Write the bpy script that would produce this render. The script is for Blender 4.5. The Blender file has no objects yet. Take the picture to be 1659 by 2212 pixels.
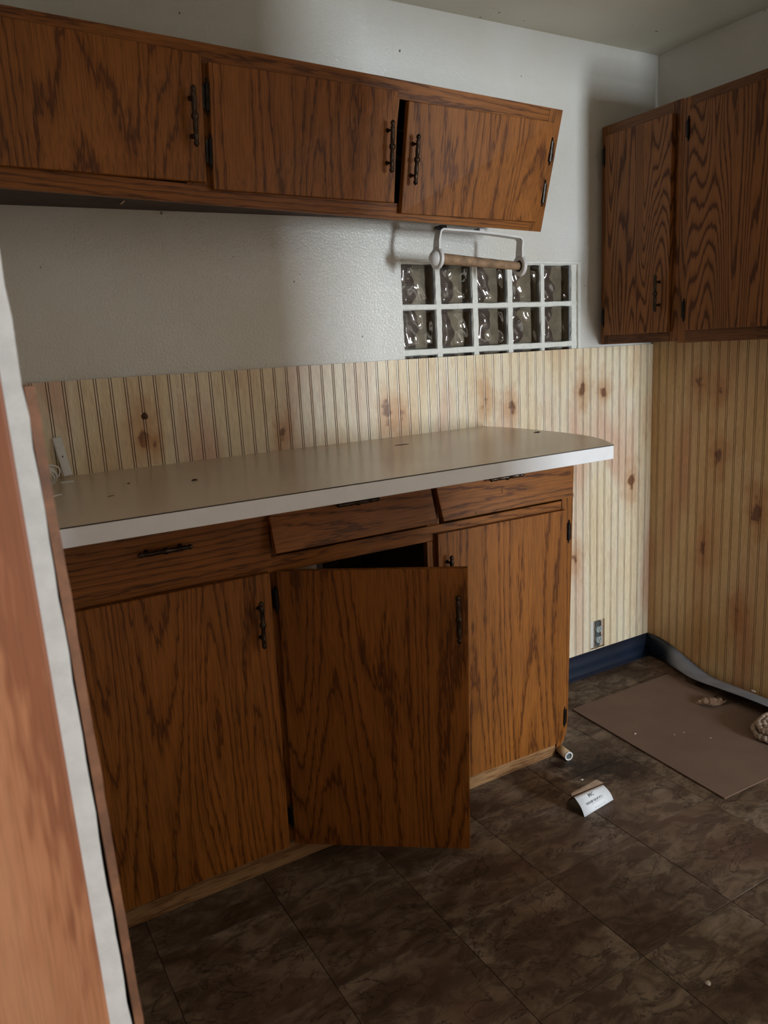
import bpy, bmesh, math, random
from mathutils import Matrix, Vector
random.seed(7)
R = math.radians
scene = bpy.context.scene
COL = scene.collection

# ------------------------------------------------------------------ camera
def rot_rows(yaw, pitch, roll):
    cy, sy, cp, sp = math.cos(yaw), math.sin(yaw), math.cos(pitch), math.sin(pitch)
    f = Vector((sy*cp, cy*cp, sp)); r = Vector((cy, -sy, 0)); u = r.cross(f)
    c, s = math.cos(roll), math.sin(roll)
    return c*r + s*u, -s*r + c*u, f
CAM = Vector((-2.511162, -2.144371, 1.348174))
cr, cu, cf = rot_rows(0.5219146, -0.2094416, -0.0546661)
cd = bpy.data.cameras.new('camera'); cam = bpy.data.objects.new('camera', cd); COL.objects.link(cam)
cam.matrix_world = Matrix(((cr.x, cu.x, -cf.x, CAM.x), (cr.y, cu.y, -cf.y, CAM.y), (cr.z, cu.z, -cf.z, CAM.z), (0, 0, 0, 1)))
cd.sensor_fit = 'VERTICAL'; cd.sensor_height = 36.0; cd.sensor_width = 27.0
cd.lens = 1651.344/2212*36.0
cd.clip_start = 0.02
cd.dof.use_dof = True; cd.dof.focus_distance = 2.25; cd.dof.aperture_fstop = 8.0
scene.camera = cam

# ------------------------------------------------------------------ light
vs = scene.view_settings
vs.view_transform = 'Standard'; vs.look = 'None'; vs.exposure = 0.0; vs.gamma = 1.0; vs.use_curve_mapping = False
world = bpy.data.worlds.new('world'); scene.world = world; world.use_nodes = True
bg = world.node_tree.nodes['Background']
bg.inputs[0].default_value = (0.62, 0.75, 1.0, 1); bg.inputs[1].default_value = 0.6
scene.cycles.max_bounces = 10; scene.cycles.diffuse_bounces = 6; scene.cycles.transparent_max_bounces = 12
scene.cycles.use_denoising = True
scene.cycles.sample_clamp_indirect = 4.0
# the daylight window stands in the wall opposite the counter, outside the picture
WIN_X0, WIN_X1, WIN_Z0, WIN_Z1, WIN_Y = -0.14, 0.34, 0.55, 1.55, -5.5
ld = bpy.data.lights.new('window_daylight', 'AREA'); ld.shape = 'RECTANGLE'
ld.size = WIN_X1-WIN_X0; ld.size_y = WIN_Z1-WIN_Z0; ld.energy = 250; ld.color = (0.84, 0.93, 1.0)
lo = bpy.data.objects.new('window_daylight', ld); COL.objects.link(lo)
lo.location = ((WIN_X0+WIN_X1)/2, WIN_Y-0.14, (WIN_Z0+WIN_Z1)/2); lo.rotation_euler = (R(90), 0, 0)

# ------------------------------------------------------------------ node helpers
class NT:
    def __init__(s, name):
        s.m = bpy.data.materials.new(name); s.m.use_nodes = True
        s.t = s.m.node_tree; s.p = s.t.nodes['Principled BSDF']
    def n(s, kind, **kw):
        x = s.t.nodes.new('ShaderNode'+kind)
        for k, v in kw.items(): setattr(x, k, v)
        return x
    def link(s, a, b): s.t.links.new(a, b)
    def setin(s, sock, v):
        if isinstance(v, (int, float)): sock.default_value = v
        elif isinstance(v, (tuple, list)): sock.default_value = v if len(v) == len(sock.default_value) else tuple(v)+(1,)
        else: s.link(v, sock)
    def math(s, op, a, b=None, c=None, clamp=False):
        x = s.n('Math', operation=op, use_clamp=clamp); s.setin(x.inputs[0], a)
        if b is not None: s.setin(x.inputs[1], b)
        if c is not None: s.setin(x.inputs[2], c)
        return x.outputs[0]
    def vmath(s, op, a, b=None):
        x = s.n('VectorMath', operation=op); s.setin(x.inputs[0], a)
        if b is not None: s.setin(x.inputs[1], b)
        return x.outputs['Value'] if op in ('LENGTH', 'DOT_PRODUCT') else x.outputs[0]
    def noise(s, vec, scale, detail=2, rough=.5, dist=0):
        x = s.n('TexNoise'); s.setin(x.inputs['Vector'], vec); x.inputs['Scale'].default_value = scale
        x.inputs['Detail'].default_value = detail; x.inputs['Roughness'].default_value = rough
        x.inputs['Distortion'].default_value = dist
        return x.outputs[0]
    def ramp(s, fac, stops):
        x = s.n('ValToRGB'); s.setin(x.inputs[0], fac)
        e = x.color_ramp.elements
        while len(e) < len(stops): e.new(0.5)
        for k, (p, c) in enumerate(stops):
            e[k].position = p; e[k].color = (c if isinstance(c, (tuple, list)) else (c, c, c))[:3]+(1,) if isinstance(c, tuple) else (c, c, c, 1)
        return x.outputs[0]
    def mix(s, fac, a, b, mode='MIX'):
        x = s.n('Mix', data_type='RGBA', blend_type=mode)
        s.setin(x.inputs[0], fac); s.setin(x.inputs[6], a); s.setin(x.inputs[7], b)
        return x.outputs[2]
    def rng(s, v, a, b, c=0., d=1.):
        x = s.n('MapRange', interpolation_type='SMOOTHSTEP'); s.setin(x.inputs[0], v)
        for k, q in zip((1, 2, 3, 4), (a, b, c, d)): x.inputs[k].default_value = q
        return x.outputs[0]
    def bump(s, h, strength, dist):
        x = s.n('Bump'); s.setin(x.inputs['Height'], h); x.inputs['Strength'].default_value = strength
        x.inputs['Distance'].default_value = dist; s.link(x.outputs[0], s.p.inputs['Normal'])
    def out(s, col=None, rough=None, metal=None, spec=None):
        if col is not None: s.setin(s.p.inputs['Base Color'], col)
        if rough is not None: s.setin(s.p.inputs['Roughness'], rough)
        if metal is not None: s.setin(s.p.inputs['Metallic'], metal)
        if spec is not None: s.p.inputs['Specular IOR Level'].default_value = spec
        return s.m
    def obj_vec(s, spread=40.):
        tc = s.n('TexCoord'); oi = s.n('ObjectInfo')
        r = s.math('MULTIPLY', oi.outputs['Random'], spread)
        cx = s.n('CombineXYZ'); s.link(r, cx.inputs[0]); s.link(s.math('MULTIPLY', r, 1.7), cx.inputs[1]); s.link(s.math('MULTIPLY', r, .6), cx.inputs[2])
        return s.vmath('ADD', tc.outputs['Object'], cx.outputs[0]), oi.outputs['Random']
    def pos(s):
        return s.n('NewGeometry').outputs['Position']

def plain(name, col, rough=.5, metal=0., spec=.5, var=0.0, scale=20., bump=0.0):
    t = NT(name)
    if var or bump:
        v, _ = t.obj_vec(); h = t.noise(v, scale, 4, .6)
        if var:
            c = t.mix(t.rng(h, .3, .7), tuple(x*(1-var) for x in col), tuple(min(1, x*(1+var)) for x in col))
        else: c = col
        if bump: t.bump(h, bump, .002)
        return t.out(c, rough, metal, spec)
    return t.out(col, rough, metal, spec)

def oak(name, axis, light, mid, dark, rings=21., rough=.40, fig=1.0, jagk=.7, porek=.66, dw=0.):
    """oak veneer with cathedral figure; axis = grain direction in the part's own frame"""
    t = NT(name); v, rnd = t.obj_vec()
    sc = {'x': (.085, 1, 1), 'y': (1, .085, 1), 'z': (1, 1, .085)}[axis]
    g = t.vmath('MULTIPLY', v, sc)
    jag = t.noise(t.vmath('MULTIPLY', v, tuple(1.0 if k > .5 else .12 for k in sc)), 150, 1, .5)
    f1 = t.noise(g, 5.5*fig, 1, .4, .25)
    f = t.math('ADD', t.math('MULTIPLY', f1, rings), t.math('MULTIPLY', jag, jagk))
    ring = t.math('FRACT', f)
    col = t.ramp(ring, [(0.0, dark), (.08+dw*.5, dark), (.14+dw, mid), (.46+dw*.5, light), (.80, light), (.93, mid), (1.0, dark)])
    fine = t.noise(t.vmath('MULTIPLY', v, tuple(1.0 if k > .5 else .022 for k in sc)), 420, 2, .7)
    pore = t.rng(fine, .36, .54, porek, 1.05)
    col = t.mix(1.0, col, pore, 'MULTIPLY')
    big = t.rng(t.noise(t.vmath('MULTIPLY', v, tuple(1.0 if k > .5 else .4 for k in sc)), 3.0, 3, .6), .3, .7, .84, 1.10)
    col = t.mix(1.0, col, big, 'MULTIPLY')
    t.bump(pore, .10, .0006)
    return t.out(col, t.rng(fine, .3, .7, rough+.1, rough), 0, .27)

OL, OM, OD = (.268, .092, .015), (.216, .070, .009), (.108, .031, .004)
M = {}
M['oak_z'] = oak('oak_veneer_upright', 'z', OL, OM, OD)
M['oak_x'] = oak('oak_veneer_lengthwise', 'x', OL, OM, OD)
M['oak_bold'] = oak('oak_veneer_bold_figure', 'z', (.29, .118, .036), (.24, .092, .025), (.095, .030, .006), 24., .46, 1.6, .45, .8, .14)
M['oak_bold_x'] = oak('oak_rail_lengthwise', 'x', (.20, .083, .029), (.165, .064, .020), (.10, .035, .010), 7., .42)
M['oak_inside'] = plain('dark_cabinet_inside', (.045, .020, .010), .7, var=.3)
M['ply_pale'] = plain('pale_plywood', (.52, .36, .21), .6, var=.15, scale=8)
M['toe'] = oak('weathered_toe_board', 'x', (.33, .185, .085), (.29, .155, .068), (.20, .095, .038), 6.)
M['casing'] = oak('red_oak_casing', 'z', (.43, .19, .095), (.375, .152, .072), (.25, .088, .04), 5., .38, .5, .25, .92, .06)
M['bronze'] = plain('antique_bronze', (.055, .038, .026), .34, .85, var=.4, scale=60)
M['black_metal'] = plain('blackened_hinge_metal', (.018, .014, .011), .35, .7, var=.3, scale=60)

def paint(name, col, rough, bump, scale, dirt=.05, spec=.5):
    t = NT(name); p = t.pos()
    n1 = t.noise(p, scale, 3, .55); n2 = t.noise(p, 2.2, 4, .6)
    c = t.mix(t.rng(n2, .35, .7), col, tuple(x*(1-dirt*k) for x, k in zip(col, (1, 1.3, 2.0))))
    # tiny dark specks and nail holes
    sp = t.noise(p, 55., 1, .3)
    c = t.mix(t.rng(sp, .795, .815), c, (.16, .13, .10))
    t.bump(n1, bump, .003)
    return t.out(c, rough, 0, spec)
M['wall'] = paint('gloss_white_wall_paint', (.72, .71, .675), .20, .75, 140., .07, .5)
M['ceil'] = paint('cream_ceiling_paint', (.72, .69, .58), .7, .12, 60., .06)
M['plaster'] = plain('white_plaster_edge', (.60, .58, .55), .75, var=.07, scale=45, bump=.3)
M['hall'] = plain('hall_wall_paint', (.66, .585, .52), .8)

def bead(name, axis, knots, base):
    t = NT(name); p = t.pos(); sep = t.n('SeparateXYZ'); t.link(p, sep.inputs[0])
    s = sep.outputs[0 if axis == 'x' else 1]; z = sep.outputs[2]
    oi = t.n('ObjectInfo')
    cb = t.n('CombineXYZ'); t.link(s, cb.inputs[0]); t.link(t.math('MULTIPLY', z, .10), cb.inputs[1])
    cb.inputs[2].default_value = 3.1 if axis == 'x' else 9.4
    v = cb.outputs[0]
    band = t.noise(t.vmath('MULTIPLY', v, (1, 3.0, 1)), 5.5, 1, .4, .3)
    c = t.ramp(band, [(.30, base[0]), (.45, base[1]), (.56, base[2]), (.68, base[3])])
    gr = t.math('FRACT', t.math('ADD', t.math('MULTIPLY', t.noise(v, 13., 3, .5, .4), 7.), t.math('MULTIPLY', t.noise(p, 60, 2), .3)))
    c = t.mix(t.rng(gr, .0, .5, .30, .0), c, base[4])
    fine = t.noise(v, 260., 2, .6)
    c = t.mix(1.0, c, t.rng(fine, .3, .7, .88, 1.05), 'MULTIPLY')
    wob = t.noise(p, 16., 2, .6); wobf = t.noise(p, 55., 2, .6)
    for (ks, kz, r) in knots:
        dx = t.math('DIVIDE', t.math('SUBTRACT', s, ks), r)
        dz = t.math('DIVIDE', t.math('SUBTRACT', z, kz), r*2.0)
        d = t.math('SQRT', t.math('ADD', t.math('MULTIPLY', dx, dx), t.math('MULTIPLY', dz, dz)))
        d = t.math('ADD', d, t.math('MULTIPLY', t.math('SUBTRACT', wob, .5), 4.5))
        d = t.math('ADD', d, t.math('MULTIPLY', t.math('SUBTRACT', wobf, .5), 1.2))
        c = t.mix(t.rng(d, .6, 4.2, .62, 0), c, base[5])
        c = t.mix(t.rng(d, .3, 1.1, .85, 0), c, base[6])
    t.bump(fine, .06, .0008)
    return t.out(c, .30, 0, .5)
PINE = [(.74, .54, .34), (.84, .71, .49), (.84, .735, .555), (.74, .52, .38), (.64, .42, .24), (.52, .24, .09), (.14, .045, .018)]
M['bead_back'] = bead('knotty_pine_back', 'x', [(-2.025, 1.165, .016), (-2.000, 1.122, .009), (-1.253, 1.150, .016), (-1.197, 1.122, .012),
    (-.853, 1.147, .018), (-.739, 1.122, .014), (-.3905, 1.162, .016), (-.281, 1.145, .014), (-.1215, .761, .018), (-.4276, .497, .016), (-1.62, 1.12, .012)], PINE)
M['bead_right_shaded'] = bead('knotty_pine_right_shaded', 'y', [(-.321, 1.131, .012), (-.322, .890, .016), (-.227, 1.155, .016), (-.491, .712, .018), (-.266, .529, .014), (-.42, .30, .016)],
    [tuple(x*k for x, k in zip(c, (.80, .64, .45))) for c in PINE])  # same pine, darkened and warmed to paint in the right wall's shade
M['groove'] = plain('stained_groove', (.16, .062, .024), .5)

def tile_mat():
    t = NT('slate_look_vinyl_tile'); p = t.pos(); oi = t.n('ObjectInfo')
    r = t.math('MULTIPLY', oi.outputs['Random'], 31.)
    cx = t.n('CombineXYZ'); t.link(r, cx.inputs[0]); t.link(t.math('MULTIPLY', r, 1.9), cx.inputs[1]); t.link(r, cx.inputs[2])
    v = t.vmath('ADD', p, cx.outputs[0])
    vs_ = t.vmath('MULTIPLY', v, (.75, 1.3, 1))
    n1 = t.noise(vs_, 4.6, 6, .62, .7); n2 = t.noise(vs_, 15., 6, .68, .9); n3 = t.noise(p, 3., 4, .6)
    c = t.ramp(n1, [(.28, (.045, .026, .015)), (.43, (.125, .082, .054)), (.55, (.20, .148, .104)), (.70, (.31, .25, .195))])
    c = t.mix(t.rng(n2, .40, .60, .70, 0), c, (.040, .021, .012))
    c = t.mix(t.rng(n3, .45, .7, 0, .45), c, (.165, .095, .07))
    vein = t.math('ABSOLUTE', t.math('SUBTRACT', t.noise(vs_, 5.5, 5, .6, 1.0), .5))
    c = t.mix(t.rng(vein, .0, .012, .75, 0), c, (.022, .012, .008))
    # rusty spill beside the cabinet end
    sep = t.n('SeparateXYZ'); t.link(p, sep.inputs[0])
    for (sx, sy, a, b, k) in ((-.85, -.53, .10, .06, .95), (-.79, -.59, .10, .06, .8), (-.92, -.455, .06, .04, .9)):
        dx = t.math('DIVIDE', t.math('SUBTRACT', sep.outputs[0], sx), a); dy = t.math('DIVIDE', t.math('SUBTRACT', sep.outputs[1], sy), b)
        d = t.math('SQRT', t.math('ADD', t.math('MULTIPLY', dx, dx), t.math('MULTIPLY', dy, dy)))
        d = t.math('ADD', d, t.math('MULTIPLY', t.math('SUBTRACT', t.noise(p, 30., 4, .7), .5), 3.0))
        c = t.mix(t.rng(d, .3, 1.6, k, 0), c, (.012, .004, .003))
    t.bump(n2, .18, .002)
    return t.out(c, t.rng(n2, .3, .7, .62, .46), 0, .35)
M['tile'] = tile_mat()
M['screed'] = plain('dark_tile_adhesive', (.03, .02, .014), .9)
M['hall_floor'] = plain('hall_floor_vinyl', (.28, .21, .15), .6, var=.3, scale=8)

def laminate():
    t = NT('tan_counter_laminate'); p = t.pos()
    n = t.noise(p, 3.5, 4, .6, .3); n2 = t.noise(p, 190., 2, .6)
    c = t.mix(t.rng(n, .3, .72), (.70, .575, .455), (.655, .53, .415))
    c = t.mix(t.rng(n2, .35, .7, .0, .08), c, (.30, .22, .15))
    sc = t.noise(t.vmath('MULTIPLY', p, (.5, 1, 1)), 34., 3, .55)
    c = t.mix(t.rng(sc, .83, .86, 0, .5), c, (.12, .06, .03))
    return t.out(c, t.rng(n, .3, .75, .22, .26), 0, .5)
M['laminate'] = laminate()
M['lam_edge'] = plain('laminate_black_edge', (.02, .012, .008), .6)
M['white_edge'] = plain('white_laminate_edge', (.76, .765, .79), .32, var=.02, scale=30)
M['mortar'] = plain('white_painted_mortar', (.74, .74, .68), .55, var=.06, scale=60, bump=.5)
M['glass_refraction'] = plain('glass_block_refraction_brown', (.090, .064, .054), .45, var=.25, scale=18)
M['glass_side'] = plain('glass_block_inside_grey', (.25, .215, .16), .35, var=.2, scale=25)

def glass_mat():
    t = NT('wavy_clear_glass'); t.t.nodes.remove(t.p)
    tr = t.n('BsdfTransparent'); tr.inputs[0].default_value = (.86, .84, .80, 1)
    gl = t.n('BsdfGlossy'); gl.inputs[0].default_value = (1, 1, 1, 1); gl.inputs['Roughness'].default_value = .03
    fr = t.n('Fresnel'); fr.inputs[0].default_value = 1.62
    mx = t.n('MixShader'); t.link(fr.outputs[0], mx.inputs[0]); t.link(tr.outputs[0], mx.inputs[1]); t.link(gl.outputs[0], mx.inputs[2])
    o = t.t.nodes['Material Output']; t.link(mx.outputs[0], o.inputs[0])
    return t.m
M['glass'] = glass_mat()
M['vinyl_blue'] = plain('navy_vinyl_cove', (.004, .010, .025), .40, var=.2, scale=12)
M['vinyl_back'] = plain('grey_vinyl_underside', (.20, .22, .27), .45, var=.15, scale=10)
M['cardboard'] = plain('brown_cardboard', (.175, .112, .082), .85, var=.08, scale=7, bump=.15)
M['cardboard_edge'] = plain('cardboard_cut_edge', (.16, .09, .055), .9)
M['white_plastic'] = plain('white_plastic', (.78, .78, .77), .35)
M['holder_white'] = plain('off_white_holder_plastic', (.72, .70, .68), .42, var=.05)
M['white_card'] = plain('white_card', (.80, .82, .86), .6)
M['kraft'] = plain('kraft_card_inside', (.24, .155, .10), .8, var=.15)
M['glue'] = plain('sticky_grey_glue', (.13, .11, .085), .25, var=.3)
M['ink'] = plain('black_print', (.02, .02, .025), .6)
M['dowel'] = plain('old_paper_core', (.26, .16, .09), .75, var=.35, scale=35, bump=.4)
M['rope'] = plain('beige_cotton_cord', (.36, .28, .22), .9, var=.2, scale=90, bump=.4)
M['grey_metal'] = plain('grey_outlet_metal', (.16, .18, .18), .35, .6, var=.2, scale=80)
M['outlet_body'] = plain('pale_outlet_plastic', (.34, .38, .38), .45, var=.15, scale=50)
M['box_fill'] = plain('torn_wallboard', (.42, .33, .25), .9, var=.3, scale=60, bump=.5)
M['hole'] = plain('black_slot', (.008, .008, .008), .8)
M['crumb'] = plain('brown_crumb', (.09, .045, .02), .8, var=.3)
M['chip'] = plain('pale_paint_chip', (.66, .62, .56), .7)
M['raw'] = plain('raw_pine', (.62, .43, .27), .7, var=.12)
M['trim'] = plain('stained_panel_edge', (.19, .078, .034), .6, var=.35, scale=25)
M['steel'] = plain('dull_steel', (.25, .24, .22), .4, .9)

# ------------------------------------------------------------------ mesh helpers
WM = {}
def raw_obj(name, mesh, parent=None, mw=None):
    o = bpy.data.objects.new(name, mesh); COL.objects.link(o)
    mw = mw or Matrix.Identity(4); WM[o] = mw
    if parent is not None:
        o.parent = parent; o.matrix_basis = WM[parent].inverted() @ mw
    else: o.matrix_basis = mw
    return o
def obj(name, bm, mat, parent=None, mw=None, smooth=False):
    me = bpy.data.meshes.new(name); bmesh.ops.recalc_face_normals(bm, faces=bm.faces[:]); bm.to_mesh(me); bm.free()
    for m in (mat if isinstance(mat, (list, tuple)) else [mat]): me.materials.append(M[m])
    if smooth:
        for p in me.polygons: p.use_smooth = True
    return raw_obj(name, me, parent, mw)
def thing(name, loc, label, cat, group=None, rot=None):
    mw = Matrix.Translation(loc)
    if rot is not None: mw = mw @ rot.to_4x4()
    o = raw_obj(name, None, None, mw); o.empty_display_size = .05
    return tag(o, label, cat, group)
def tag(o, label, cat, group=None):
    o['label'] = label; o['category'] = cat
    if group: o['group'] = group
    return o
def struct(o): o['kind'] = 'structure'; return o
def add_box(bm, x0, x1, y0, y1, z0, z1, mi=0):
    vs = [bm.verts.new(p) for p in ((x0,y0,z0),(x1,y0,z0),(x1,y1,z0),(x0,y1,z0),(x0,y0,z1),(x1,y0,z1),(x1,y1,z1),(x0,y1,z1))]
    fs = [bm.faces.new([vs[i] for i in q]) for q in ((3,2,1,0),(4,5,6,7),(0,1,5,4),(1,2,6,5),(2,3,7,6),(3,0,4,7))]
    for f in fs: f.material_index = mi
    return fs
def bevel(bm, w, seg=1):
    bmesh.ops.bevel(bm, geom=bm.edges[:], offset=w, segments=seg, affect='EDGES', profile=.5)
def box(name, x0, x1, y0, y1, z0, z1, mat, parent=None, bev=0.0, seg=1):
    c = Vector(((x0+x1)/2, (y0+y1)/2, (z0+z1)/2)); bm = bmesh.new()
    add_box(bm, x0-c.x, x1-c.x, y0-c.y, y1-c.y, z0-c.z, z1-c.z)
    if bev: bevel(bm, bev, seg)
    return obj(name, bm, mat, parent, Matrix.Translation(c))
def frame_of(BL, BR, TL):
    """own frame of a panel: X along its width, Z up its height, Y into the panel (away from the viewer)"""
    x = (BR-BL).normalized(); z = (TL-BL); z = (z - x*z.dot(x)).normalized(); y = z.cross(x)
    return x, y, z
def quad_panel(name, BL, BR, TR, TL, th, mat, parent=None, bev=.0012):
    BL, BR, TR, TL = map(Vector, (BL, BR, TR, TL))
    x, y, z = frame_of(BL, BR, TL); c = (BL+BR+TR+TL)/4
    mw = Matrix(((x.x, y.x, z.x, c.x), (x.y, y.y, z.y, c.y), (x.z, y.z, z.z, c.z), (0, 0, 0, 1)))
    inv = mw.inverted(); f = [inv @ p for p in (BL, BR, TR, TL)]
    bm = bmesh.new(); a = [bm.verts.new(p) for p in f]; b = [bm.verts.new(p+Vector((0, th, 0))) for p in f]
    bm.faces.new(a); bm.faces.new(b[::-1])
    for k in range(4): bm.faces.new([a[k], b[k], b[(k+1) % 4], a[(k+1) % 4]])
    if bev: bevel(bm, bev)
    return obj(name, bm, mat, parent, mw)
def hexa(name, front, back, mat, parent=None):
    bm = bmesh.new(); c = sum((Vector(p) for p in front+back), Vector())/8
    a = [bm.verts.new(Vector(p)-c) for p in front]; b = [bm.verts.new(Vector(p)-c) for p in back]
    bm.faces.new(a); bm.faces.new(b[::-1])
    for k in range(4): bm.faces.new([a[k], b[k], b[(k+1) % 4], a[(k+1) % 4]])
    return obj(name, bm, mat, parent, Matrix.Translation(c))
def prism(name, pts, z0, z1, mat, parent=None, side=None, bev=0):
    """upright prism over a plan outline"""
    c = Vector((sum(p[0] for p in pts)/len(pts), sum(p[1] for p in pts)/len(pts), (z0+z1)/2)); bm = bmesh.new()
    a = [bm.verts.new((p[0]-c.x, p[1]-c.y, z0-c.z)) for p in pts]; b = [bm.verts.new((p[0]-c.x, p[1]-c.y, z1-c.z)) for p in pts]
    bm.faces.new(a[::-1]); bm.faces.new(b)
    for k in range(len(pts)):
        f = bm.faces.new([a[k], a[(k+1) % len(pts)], b[(k+1) % len(pts)], b[k]])
        if side is not None: f.material_index = 1
    if bev: bevel(bm, bev)
    return obj(name, bm, [mat, side] if side else mat, parent, Matrix.Translation(c))
def add_lathe(bm, prof, seg=10, mw=None):
    mw = mw or Matrix.Identity(4); rings = []
    for r, z in prof:
        rings.append([bm.verts.new(mw @ Vector((r*math.cos(2*math.pi*k/seg), r*math.sin(2*math.pi*k/seg), z))) for k in range(seg)])
    for a, b in zip(rings, rings[1:]):
        for k in range(seg): bm.faces.new([a[k], a[(k+1) % seg], b[(k+1) % seg], b[k]])
    bm.faces.new(rings[0][::-1]); bm.faces.new(rings[-1])
def add_tube(bm, pts, r, seg=6, closed=False):
    pts = [Vector(p) for p in pts]; n = len(pts); rings = []; up = Vector((0, 0, 1))
    rad = r if isinstance(r, (list, tuple)) else [r]*n
    for i, p in enumerate(pts):
        a = pts[i-1] if (i or closed) else pts[i]; b = pts[(i+1) % n] if (i < n-1 or closed) else pts[i]
        t = (b-a).normalized(); s = t.cross(up)
        if s.length < .05: s = t.cross(Vector((0, 1, 0)))
        s.normalize(); u = s.cross(t)
        rings.append([bm.verts.new(p + (s*math.cos(2*math.pi*k/seg) + u*math.sin(2*math.pi*k/seg))*rad[i]) for k in range(seg)])
    m = n if closed else n-1
    for i in range(m):
        a, b = rings[i], rings[(i+1) % n]
        for k in range(seg): bm.faces.new([a[k], a[(k+1) % seg], b[(k+1) % seg], b[k]])
    if not closed: bm.faces.new(rings[0][::-1]); bm.faces.new(rings[-1])
def frame_mw(c, x, y, z):
    return Matrix(((x.x, y.x, z.x, c.x), (x.y, y.y, z.y, c.y), (x.z, y.z, z.z, c.z), (0, 0, 0, 1)))

# ------------------------------------------------------------------ room shell
CEIL = 2.357; BT = 1.3124; XL = -2.436
GX0, GX1, GZ0, GZ1 = -1.168, -.393, 1.150, 1.6195
bm = bmesh.new()
for a in ((-3.7, GX0, 0, .14, 0, CEIL), (GX1, .14, 0, .14, 0, CEIL), (GX0, GX1, 0, .14, 0, GZ0), (GX0, GX1, 0, .14, GZ1, CEIL)): add_box(bm, *a)
wall_back = struct(obj('wall_back', bm, 'wall'))
wall_right = struct(box('wall_right', 0, .14, -1.45, 0, 0, CEIL, 'wall'))
ceiling = struct(box('ceiling', -3.7, 1.3, -5.6, .14, CEIL, CEIL+.1, 'ceil'))
floor = struct(box('floor', -3.7, 1.3, -5.6, .14, -.12, -.0025, 'screed'))
bm = bmesh.new()
for a in ((-3.7, WIN_X0, 0, CEIL), (WIN_X1, 1.3, 0, CEIL), (WIN_X0, WIN_X1, 0, WIN_Z0), (WIN_X0, WIN_X1, WIN_Z1, CEIL)): add_box(bm, a[0], a[1], WIN_Y-.12, WIN_Y, a[2], a[3])
struct(obj('wall_front', bm, 'hall'))
struct(box('wall_hall_left', -3.8, -3.7, -5.6, .14, 0, CEIL, 'hall'))
struct(box('wall_hall_right', 1.2, 1.3, -5.6, -1.45, 0, CEIL, 'hall'))
struct(box('wall_unseen', -1.45, -.74, -2.6, -2.5, 0, CEIL, 'hall'))  # added, out of view: blocks window light from the left of the counter
struct(box('wall_unseen', 0.0, 1.2, -1.55, -1.45, 0, CEIL, 'hall'))
struct(box('floor_hall', -3.7, 1.2, WIN_Y, -1.45, -.0024, 0, 'hall_floor'))
struct(box('wall_light_block', -.90, 1.2, -1.66, -1.56, 2.0, CEIL, 'hall'))  # added beam out of view that keeps window light off the ceiling
w2 = struct(raw_obj('window_2', None, None, Matrix.Translation(((WIN_X0+WIN_X1)/2, WIN_Y, WIN_Z0))))
for nm, a in (('window_frame', (WIN_X0, WIN_X0+.03, WIN_Z0, WIN_Z1)), ('window_frame', (WIN_X1-.03, WIN_X1, WIN_Z0, WIN_Z1)),
              ('window_frame', (WIN_X0, WIN_X1, WIN_Z0, WIN_Z0+.03)), ('window_frame', (WIN_X0, WIN_X1, WIN_Z1-.03, WIN_Z1)), ('meeting_rail', (WIN_X0, WIN_X1, 1.03, 1.07))):
    box(nm, a[0], a[1], WIN_Y-.08, WIN_Y-.04, a[2], a[3], 'white_plastic', w2)

# left wall: the doorway end beside the camera (it leans a little)
def lean_prism(name, xb0, xb1, xt0, xt1, y0, y1, z0, z1, mat, parent=None, bev=0, wob=0., n=1):
    """board between two leaning edges; xb/xt = left and right edge at z=0 and at the ceiling"""
    bm = bmesh.new(); rows = []
    for i in range(n+1):
        z = z0+(z1-z0)*i/n; k = z/CEIL; l = xb0+(xt0-xb0)*k; r = xb1+(xt1-xb1)*k
        if wob: r += wob*(random.random()-.5)
        rows.append([bm.verts.new(p) for p in ((l, y0, z), (r, y0, z), (r, y1, z), (l, y1, z))])
    for a, b in zip(rows, rows[1:]):
        for k in range(4): bm.faces.new([a[k], a[(k+1) % 4], b[(k+1) % 4], b[k]])
    bm.faces.new(rows[0][::-1]); bm.faces.new(rows[-1])
    if bev: bevel(bm, bev, 2)
    return obj(name, bm, mat, parent)
wall_left = struct(lean_prism('wall_left', -2.60, -2.4205, -2.64, -2.4635, -1.45, 0, 0, CEIL, 'plaster', wob=.0022, n=90))
casing = struct(lean_prism('trim_1', -2.80, -2.4445, -2.80, -2.4745, -1.472, -1.452, 0, CEIL, 'casing', bev=.003))
edge = struct(lean_prism('trim_2', -2.4135, -2.4055, -2.4675, -2.4585, -1.449, -.705, 0, 1.334, 'trim', wob=.0012, n=60))

# floor tiles, 12 inch grid
def tile_at(x0, x1, y0, y1):
    box('floor_tile', x0+.0007, x1-.0007, y0+.0007, y1-.0007, -.0025, random.uniform(-.0003, .0003), 'tile', floor, .0006)
gx = [-1.335+.305*k for k in range(-4, 6)]; gy = [-.232-.305*k for k in range(-1, 5)]
for i in range(len(gx)-1):
    for j in range(len(gy)-1):
        x0, x1 = max(gx[i], XL), min(gx[i+1], -.0005); y1, y0 = min(gy[j], -.0005), max(gy[j+1], -1.4495)
        if x1-x0 < .01 or y1-y0 < .01: continue
        if y0 > -.40 and x1 < -.87: continue
        tile_at(x0, x1, y0, y1)

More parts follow.
